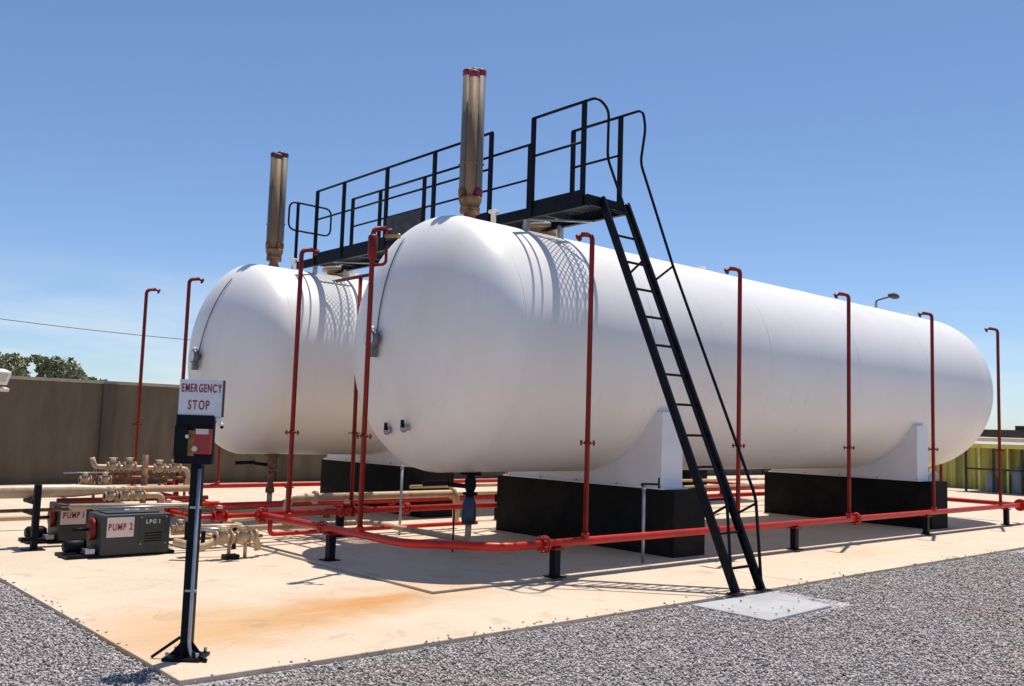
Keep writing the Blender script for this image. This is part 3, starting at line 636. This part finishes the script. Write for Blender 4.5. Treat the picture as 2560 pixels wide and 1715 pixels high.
def tap(x_, y_, zt, label, arm):
    t = thing('standpipe', label, 'standpipe', (x_, y_, 0), 'galvanised standpipes')
    MB().cyl((x_, y_, 0), (x_, y_, zt), .020, 10).build('upright', GALV, t)
    MB().lathe((x_, y_, zt-.02), (0, 0, 1), [(0, .028), (.05, .028)], 10).build('socket', GALV, t)
    if arm:
        MB().tube([(x_, y_, zt), (x_-.05, y_-.0, zt+.05), (x_+.16, y_-.10, zt+.05)], .014, 8, bend=.02).build('tap_arm', BLACK, t)
        MB().cyl((x_+.16, y_-.10, zt+.0), (x_+.16, y_-.10, zt+.13), .012, 8).build('tap_handle', BLACK, t)
tap(8.75, 7.42, .92, 'thin grey standpipe with a black tap in front of the near plinth', True)
tap(7.7, 11.05, .98, 'thin grey standpipe below the gap between the tanks', False)

# ---------------------------------------------------------------- pumps and pipework at the left
def pump(x_, y_, label, num):
    t = thing('pump', label, 'pump', (x_+.4, y_+.25, 0), 'pumps in dark grey housings')
    MB().b2((x_+.02, y_, .02), (x_+.80, y_+.5, .475)).build('housing', PGREY, t, bevel=.012)
    MB().b2((x_-.32, y_+.03, 0), (x_+.88, y_+.47, .035)).build('base_frame', BLACK, t)
    so = 0 if num == '2' else -.05
    sp = MB().b2((x_+.075+so, y_-.012, .225), (x_+.375+so, y_-.002, .445)).build('number_plate', SIGNP, t)
    text('PUMP '+num, .105, INKR, (x_+.225+so, y_-.0135, .335), (1, 0, 0), (0, 0, 1), sp, wscale=.66, bold=.003)
    MB().lathe((x_-.0, y_+.26, .30), (1, 0, 0), [(-.028, .04), (-.024, .125), (.0, .13), (.015, .125)], 22).build('coupling_guard', DRED, t)
    MB().cyl((x_-.22, y_+.26, .30), (x_-.04, y_+.26, .30), .02, 12).build('shaft', BLACK, t)
    m_ = MB(); m_.lathe((x_-.30, y_+.26, .12), (1, 0, 0), [(0, .05), (.03, .075), (.20, .075), (.24, .05)], 16); m_.build('motor_foot', BLACK, t)
    MB().b2((x_-.12, y_+.05, .046), (x_-.02, y_+.45, .10)).build('bearing_block', GALV, t)
    MB().b2((x_+.10, y_+.1, .476), (x_+.7, y_+.4, .49)).build('lid', PGREY, t)
    ap = MB().b2((x_+.44, y_-.008, .12), (x_+.76, y_-.0005, .45)).build('access_panel', PGREY, t, bevel=.003)
    sb = MB()
    for a_ in (.455, .745):
        for z_ in (.135, .435): sb.cyl((x_+a_, y_-.009, z_), (x_+a_, y_-.015, z_), .008, 8)
    sb.build('bolts', GALV, ap)
    for k_ in range(4): MB().b2((x_+.50, y_-.013, .16+.03*k_), (x_+.70, y_-.008, .17+.03*k_)).build('louvre', BLACK, ap)
    return t
p2 = pump(3.52, 10.9, 'dark grey pump housing marked PUMP 2, nearer the camera', '2')
text('LPG 1', .062, INKW, (4.11, 10.888, .385), (1, 0, 0), (0, 0, 1), p2, wscale=.95, bold=.002)
pump(3.50, 12.4, 'dark grey pump housing marked PUMP 1, behind the other pump', '1')

tp = thing('tan_pipe', 'thick tan pipe along the left with small valves on top', 'pipe', (2.8, 12.2, 0), 'tan gas pipes')
MB().lathe((-2.5, 12.2, .66), (1, 0, 0), [(0, .080), (6.1, .080), (6.55, .045), (7.6, .045)], 22).build('pipe_run', TAN, tp)
MB().cyl((-2.5, 12.25, .43), (3.6, 12.25, .43), .022, 10).build('small_pipe', RUST, tp)
MB().cyl((3.4, 12.15, .545), (5.3, 12.15, .535), .03, 10).build('lower_pipe', DRED, tp)
for x_ in (3.74, 3.98): valve(tp, (x_, 12.25, .78), (1, 0, 0), .030, TAN)
for x_ in (3.96, 4.14, 4.30): valve(tp, (x_, 11.95, .60), (1, 0, 0), .034, TAN)
MB().cyl((3.55, 12.5, .86), (4.05, 12.5, .86), .008, 8).build('thin_tube', GALV, tp)
MB().tube([(4.2, 11.95, .60), (4.6, 11.95, .60), (4.6, 11.95, .3), (4.6, 13.0, .3)], .04, 12, bend=.08).build('branch_pipe', TAN, tp)
t = thing('pipe_support', 'tall black post carrying the tan pipe at the left', 'pipe support', (3.12, 11.9, 0), 'black pipe supports on the slab')
MB().b2((3.075, 11.86, .012), (3.145, 11.93, .76)).build('stub_post', BLACK, t)
MB().b2((3.00, 11.80, 0), (3.22, 12.02, .012)).build('base_plate', BLACK, t)
b = MB(); b.box((3.03, 11.9, .13), (.14, .10, .04)); b.box((3.19, 11.93, .10), (.10, .06, .06)); b.build('bracket', BLACK, t)
MB().b2((3.07, 11.94, .40), (3.15, 12.34, .44)).build('cross_arm', BLACK, t)
MB().b2((3.07, 11.94, .53), (3.15, 12.34, .575)).build('cross_arm', BLACK, t)

tp = thing('tan_pipe', 'tan suction pipe passing over the pump housings', 'pipe', (3.9, 11.6, 0), 'tan gas pipes')
MB().tube([(3.39, 11.6, .52), (4.9, 11.6, .49), (5.0, 11.6, .2)], .032, 14, bend=.06).build('pipe_run', TAN, tp)
MB().tube([(3.6, 11.42, .505), (4.8, 11.42, .50)], .018, 10).build('small_pipe', GALV, tp)

tp = thing('tan_pipe', 'short tan discharge pipe with two small valves right of the pump housings', 'pipe', (4.8, 10.85, 0), 'tan gas pipes')
MB().tube([(4.35, 10.95, .30), (5.25, 10.95, .28), (5.25, 11.5, .28), (6.2, 11.9, .28)], .028, 12, bend=.08).build('pipe_run', TAN, tp)
for x_ in (4.46, 4.58): valve(tp, (x_, 10.95, .30), (1, 0, 0), .026, TAN)
MB().cyl((4.40, 11.1, .14), (5.6, 11.1, .12), .022, 10).build('lower_pipe', RUST, tp)
for x_ in (4.75, 5.15): MB().b2((x_-.02, 10.93, 0), (x_+.02, 10.97, .27)).build('stand', BLACK, tp)
tp = thing('tan_pipe', 'long low tan pipe crossing the slab in front of the wall', 'pipe', (6, 14.0, 0), 'tan gas pipes')
MB().tube([(-2, 14.0, .16), (5.3, 14.0, .16), (5.3, 13.6, .16), (8.8, 13.6, .16)], .035, 12, bend=.1).build('pipe_run', TAN, tp)
for x_ in (.8, 2.6, 4.4, 6.2, 8.0): MB().b2((x_-.04, 13.55 if x_ > 5.3 else 13.95, 0), (x_+.04, 13.65 if x_ > 5.3 else 14.05, .125)).build('stand', RUST, tp)

mf = thing('valve_manifold', 'tan and rusty valve manifold raised on thin legs before the wall', 'valve manifold', (4.8, 13.2, 0))
MB().tube([(4.10, 13.2, 1.02), (4.14, 13.2, .90), (5.42, 13.2, .86), (5.5, 13.2, .5)], .034, 12, bend=.05).build('header_pipe', TAN, mf)
MB().cyl((4.10, 13.24, .76), (5.42, 13.24, .73), .022, 10).build('lower_pipe', RUST, mf)
for x_ in (4.38, 4.60, 5.02, 5.24): valve(mf, (x_, 13.2, .90 if x_ < 4.9 else .87), (1, 0, 0), .036, TAN)
for x_ in (4.16, 5.05, 5.42): MB().cyl((x_, 13.24, 0), (x_, 13.24, .86), .020, 10).build('leg', RUST, mf)
MB().cyl((4.80, 13.15, .12), (4.80, 13.15, 1.06), .042, 12).build('upright_pipe', RUST, mf)
MB().cyl((4.80, 13.15, 0), (4.80, 13.15, .12), .06, 12).build('pipe_foot', BLACK, mf)
MB().b2((4.12, 13.26, .66), (4.66, 13.30, .82)).build('bracket_plate', RUST, mf)

gm = thing('valve_manifold', 'low tan valve cluster on the slab in front of the red flange', 'valve manifold', (4.75, 10.2, 0))
MB().tube([(4.20, 10.45, .20), (4.42, 10.2, .14), (4.62, 10.2, .24), (5.06, 10.2, .25), (5.10, 10.2, .08)], .042, 12, bend=.07).build('header_pipe', TAN, gm)
valve(gm, (4.66, 10.2, .24), (1, 0, 0), .045, TAN, h_=.13)
valve(gm, (4.90, 10.2, .24), (1, 0, 0), .040, TAN, h_=.12)
for x_ in (4.74, 4.94): MB().cyl((x_, 10.2, 0), (x_, 10.2, .22), .022, 8).build('leg', TAN, gm)
MB().b2((4.68, 10.12, 0), (4.84, 10.26, .05)).build('foot_block', BLACK, gm)
MB().lathe((5.04, 10.2, .25), (1, 0, 0), [(0, .075), (.03, .075)], 14).build('blind_flange', TAN, gm)
MB().b2((4.38, 10.5, .10), (4.48, 10.62, .40)).build('junction_box', BLACK, gm)
MB().tube([(4.45, 10.55, .32), (4.85, 10.4, .30)], .022, 8).build('small_pipe', GALV, gm)

# ---------------------------------------------------------------- emergency stop post
es = thing('emergency_stop_post', 'black square post with an EMERGENCY STOP sign and red call box', 'sign post', (2.62, 6.14, 0))
ux = Vector((.75, -.66, 0)).normalized(); uy = Vector((.66, .75, 0)).normalized()   # along the board, away from the camera
O = Vector((2.60, 6.15, 0))
def P(a, b_, z): return O+ux*a+uy*b_+Vector((0, 0, z))
rotm = Matrix((ux, uy, Vector((0, 0, 1)))).transposed()
MB().box(P(0, 0, .70), (.072, .072, 1.36), rot=rotm).build('post', BLACK, es, bevel=.006)
b = MB(); b.tube([P(.03, -.048, 1.26), P(.03, -.048, .10), P(.06, -.07, .02)], .012, 10, bend=.03); b.build('conduit', GALV, es)
for z in (1.0, .45): MB().box(P(.02, -.045, z), (.075, .02, .014), rot=rotm).build('conduit_clamp', GALV, es)
MB().box(P(0, 0, .012), (.25, .22, .018), rot=rotm).build('base_plate', BLACK, es)
for a, b_, c_ in ((1, 0, 0), (-1, 0, 0), (0, -1, 0), (0, 1, 0)):
    q = MB(); d = ux*a+uy*b_; n_ = Vector((-d.y, d.x, 0))*.006; p0 = P(0, 0, .021)
    A = [p0+d*.036, p0+d*.11, p0+d*.036+Vector((0, 0, .09))]
    q.add([v-n_ for v in A]+[v+n_ for v in A], [(0, 1, 2), (5, 4, 3), (0, 3, 4, 1), (1, 4, 5, 2), (2, 5, 3, 0)]); q.build('gusset', BLACK, es)
for a in (-.10, .10):
    for b_ in (-.085, .085): MB().cyl(P(a, b_, .02), P(a, b_, .055), .012, 8).build('anchor_bolt', GALV, es)
q = MB(); q.bar(P(-.04, -.02, .14), P(-.22, -.03, .008), .012, .02); q.build('stay_bar', BLACK, es)
q = MB(); q.bar(P(.04, -.05, .05), P(.17, -.10, .008), .012, .03); q.build('stay_bar', BLACK, es)
# dark backplate and devices
bp_ = MB().box(P(-.015, -.045, 1.455), (.255, .05, .33), rot=rotm).build('back_box', BLACK, es, bevel=.004)
MB().box(P(-.095, -.082, 1.44), (.085, .03, .20), rot=rotm).build('switch_box', BLACK, es)
MB().lathe(P(-.05, -.085, 1.475), -uy, [(0, .010), (.02, .014), (.03, .010)], 12).build('white_button', WHITE, es)
MB().box(P(-.03, -.074, 1.43), (.045, .012, .17), rot=rotm).build('amber_strip', ORANGE, es)
rb = MB().box(P(.055, -.092, 1.445), (.11, .045, .17), rot=rotm).build('red_call_box', REDBOX, es, bevel=.004)
MB().box(P(.055, -.117, 1.51), (.085, .004, .035), rot=rotm).build('call_label', SIGNP, rb)
MB().lathe(P(.01, -.10, 1.395), -uy, [(0, .016), (.02, .020), (.03, .014)], 14).build('push_button', SIGNP, rb)
sg = MB().box(P(.015, -.052, 1.735), (.305, .010, .25), rot=rotm).build('sign_board', WHITE, es)
text('EMERGENCY', .078, INKR, P(.015, -.0585, 1.80), ux, (0, 0, 1), sg, wscale=.52, bold=.002)
text('STOP', .088, INKR, P(.0, -.0585, 1.685), ux, (0, 0, 1), sg, wscale=.60, bold=.0015)
MB().box(P(.163, -.05, 1.735), (.010, .022, .25), rot=rotm).build('sign_edge', GRAT, es)
q = MB(); q.cyl(P(.125, -.06, 1.60), P(.155, -.06, 1.595), .014, 8); q.sph(P(.16, -.06, 1.56), .016); q.build('indicator_lamp', WHITE, es)
MB().sph(P(.165, -.06, 1.545), .013).build('lamp_socket', BLACK, es)

# ---------------------------------------------------------------- boundary wall and things beyond
wl = thing('boundary_wall', 'long weathered brown rendered wall behind the tanks', 'wall', (20, 22.3, 0))
MB().b2((-22, 22.2, SL-.2), (46, 22.42, 2.32)).build('wall_face', WALL, wl)
MB().b2((-22, 22.16, 2.32), (46, 22.46, 2.39)).build('coping', COPE, wl)
for x_ in np.arange(-15.1, 46, 4.45): MB().b2((x_-.14, 22.10, SL-.2), (x_+.14, 22.2, 2.32)).build('pilaster', WALLD, wl)

fl = thing('floodlight', 'white floodlight at the left edge in front of the wall top', 'floodlight', (4.35, 20, 0))
MB().cyl((4.20, 20, SL), (4.20, 20, 2.1), .03, 10).build('pole', GALV, fl)
rot = Matrix.Rotation(R(38), 3, 'Z') @ Matrix.Rotation(R(20), 3, 'X')
MB().box((4.38, 19.95, 2.28), (.34, .20, .28), rot=rot).build('lamp_head', WHITE, fl, bevel=.03)
MB().box((4.40, 19.84, 2.26), (.22, .02, .17), rot=rot).build('glass', GALV, fl)
MB().box((4.40, 20, 2.04), (.42, .1, .06), rot=rot).build('bracket', SIGNP, fl)

def foliage(n, blobs, size, m_, name, parent=None, seed=3):
    g_ = np.random.default_rng(seed); B = np.array(blobs, float); wts = B[:, 3]**2; wts /= wts.sum()
    idx = g_.choice(len(B), n, p=wts); d = g_.normal(size=(n, 3)); d /= np.linalg.norm(d, axis=1)[:, None]
    rad = g_.random(n)**.45; c = B[idx, :3]+d*rad[:, None]*B[idx, 3:4]*np.array([1, 1, .75])
    a = g_.normal(size=(n, 3)); a /= np.linalg.norm(a, axis=1)[:, None]; b_ = np.cross(a, g_.normal(size=(n, 3))); b_ /= np.linalg.norm(b_, axis=1)[:, None]
    s_ = size*(.6+.8*g_.random(n))[:, None]
    V = np.stack([c-a*s_, c+b_*s_*.5, c+a*s_, c-b_*s_*.5], 1).reshape(-1, 3)
    me = bpy.data.meshes.new(name); me.vertices.add(4*n); me.vertices.foreach_set('co', V.reshape(-1)); me.loops.add(4*n); me.loops.foreach_set('vertex_index', np.arange(4*n, dtype=np.int32))
    me.polygons.add(n); me.polygons.foreach_set('loop_start', np.arange(0, 4*n, 4, dtype=np.int32)); me.update(calc_edges=True); me.materials.append(m_)
    o = bpy.data.objects.new(name, me); COL.objects.link(o)
    if parent: o.parent = parent; o.location = -WO[parent.name]
    return o
def tree(cx, cy, top, blobs, label, seed, n=9000, size=.10, m_=LEAF, cat='tree', nm_='tree'):
    t = thing(nm_, label, cat, (cx, cy, SL), 'trees and shrubs beyond the wall')
    foliage(n, blobs, size, m_, 'crown', t, seed)
    b = MB()
    b.lathe((cx, cy, SL), (0, 0, 1), [(0, .16), (top*.45, .10)], 8)
    for k, (x_, y_, z_, r_) in enumerate(blobs):
        if k % 2 == 0: b.tube([(cx, cy, top*.35), ((cx+x_)/2, (cy+y_)/2, (top*.35+z_)/2+.1), (x_, y_, z_)], .035, 6)
    b.build('trunk', BARK, t); return t
YT = 36.0
def tb(px, py):   # a point of the far tree row given as offset along the wall and height
    return (px, YT, py)
rr = random.Random(4)
bl = [(6.2+rr.random()*4.2, YT+rr.uniform(-1, 1), 2.3+rr.random()*1.0, .38+.3*rr.random()) for _ in range(30)] + [(8.0+.35*k, YT, 3.40+.12*(k % 2), .22) for k in range(5)]
tree(8.4, YT, 3.6, bl, 'broad olive green tree rising above the wall at the left', 11, n=12000, size=.085)
bl = [(9.9+2.1*k/24, YT+rr.uniform(-.6, .6), 2.35+rr.random()*(.85-.6*k/24), .16+.16*rr.random()) for k in range(25)]
tree(10.8, YT, 3.0, bl, 'thin sparse shrub above the wall, right of the broad tree', 12, n=4200, size=.07)

cb = thing('overhead_cable', 'thin dark overhead cable crossing the sky at the left', 'cable', (13, 60, 7))
pts = []
xa, xb_ = 2.0, 46.0
for k in range(41):
    f = k/40; x_ = xa+(xb_-xa)*f; z = 7.75-3.1*4*f*(1-f)*.32; pts.append((x_, 60, z))
MB().tube(pts, .024, 6).build('wire', CABLE, cb)
for x_, lb in ((2.0, 'timber utility pole outside the left edge carrying the cable'), (46.0, 'timber utility pole behind the tanks carrying the cable')):
    t = thing('utility_pole', lb, 'utility pole', (x_, 60, SL)); MB().lathe((x_, 60, SL), (0, 0, 1), [(0, .15), (7.9-SL, .10)], 12).build('pole', BARK, t)
    MB().b2((x_-.05, 59.3, 7.4), (x_+.05, 60.7, 7.5)).build('cross_arm', BARK, t)

sl = thing('street_lamp', 'street lamp whose head shows above the far part of the near tank', 'street lamp', (49.1, 25, SL))
MB().lathe((49.1, 25, SL), (0, 0, 1), [(0, .12), (9.25, .07)], 12).build('pole', CABLE, sl)
MB().tube([(49.1, 25, 9.1), (49.15, 25, 9.35), (50.7, 25, 9.75)], .05, 8, bend=.1).build('arm', CABLE, sl)
b = MB(); b.sph((51.2, 25, 9.85), .34, 12, 8, (1.8, .6, .5)); b.build('lamp_head', GRAT, sl)

# cylinder cage at the right
cg = thing('cylinder_shed', 'low dark-roofed shed with yellow frame at the right edge', 'shed', (33, 10, 0))
MB().b2((31.6, 2.0, 1.80), (35.5, 13.4, 2.03)).build('roof', ROOF, cg)
MB().b2((31.8, 2.0, 2.03), (35.5, 11.55, 2.17)).build('roof_ridge', ROOF, cg)
MB().b2((31.9, 2.0, 1.64), (32.0, 14.4, 1.76)).build('front_beam', CREAM, cg)
MB().b2((31.95, 2.0, 1.42), (32.05, 14.4, 1.56)).build('front_beam', YEL, cg)
for k, y_ in enumerate(np.arange(2.2, 13.4, .44)): MB().b2((32.0, y_-.03, SL), (32.07, y_+.03, 1.45)).build('front_post', (YEL, ROOF, OLIVE, ROOF)[k % 4], cg)
MB().b2((32.0, 2.0, .70), (32.05, 13.2, .76)).build('cage_rail', ROOF, cg)
for k, y_ in enumerate(np.arange(2.5, 18.4, .9)):
    pass
MB().b2((33.6, 2.0, SL), (33.7, 15.6, 1.5)).build('back_panel', OLIVE, cg)
ordn = ['leftmost', 'second', 'third', 'fourth', 'fifth', 'sixth', 'seventh', 'eighth']
for k in range(8):
    y_ = 12.55-.40*k; m_ = (CYLB, CYLG, CYLB, YEL)[k % 4]; h_ = .58+.1*(k % 3)
    b = MB(); b.lathe((32.5, y_, -.02), (0, 0, 1), [(0, .16), (.05, .18), (h_-.1, .18), (h_, .09), (h_+.08, .06)], 12); o = b.build('gas_cylinder', m_)
    cn = {'pale_blue_cylinder': 'pale blue', 'green_cylinder': 'green', 'yellow_paint': 'yellow'}[m_.name]
    tag(o, f'{cn} gas cylinder in the shed, {ordn[k]} of its row from the left', 'gas cylinder', 'gas cylinders standing in the shed')
for k in range(4):
    y_ = 15.2-.42*k; b = MB(); b.lathe((31.2, y_, -.02), (0, 0, 1), [(0, .16), (.05, .18), (.5, .18), (.62, .09), (.7, .06)], 12); o = b.build('gas_cylinder', CYLB)
    tag(o, f'pale blue gas cylinder outside the shed under the tank end, {ordn[k]} of four', 'gas cylinder', 'gas cylinders standing outside the shed')
rr = random.Random(9)
for i, (x_, y_) in enumerate(((38, 4), (38.5, 8), (38, 12), (38.4, 15.5), (39, 18.5))):
    bl = [(x_+rr.uniform(-1, 1), y_+rr.uniform(-1.9, 1.9), .3+rr.random()*1.15, .45+.25*rr.random()) for _ in range(16)]
    tree(x_, y_, 1.6, bl, ['bright green shrub behind the right part of the shed, outside the frame', 'bright green shrub behind the shed roof end', 'green shrub seen between the yellow posts', 'green shrub below the far tank end', 'green shrub behind the far risers'][i], 20+i, n=4200, size=.11, m_=LEAF2, cat='shrub', nm_='shrub')
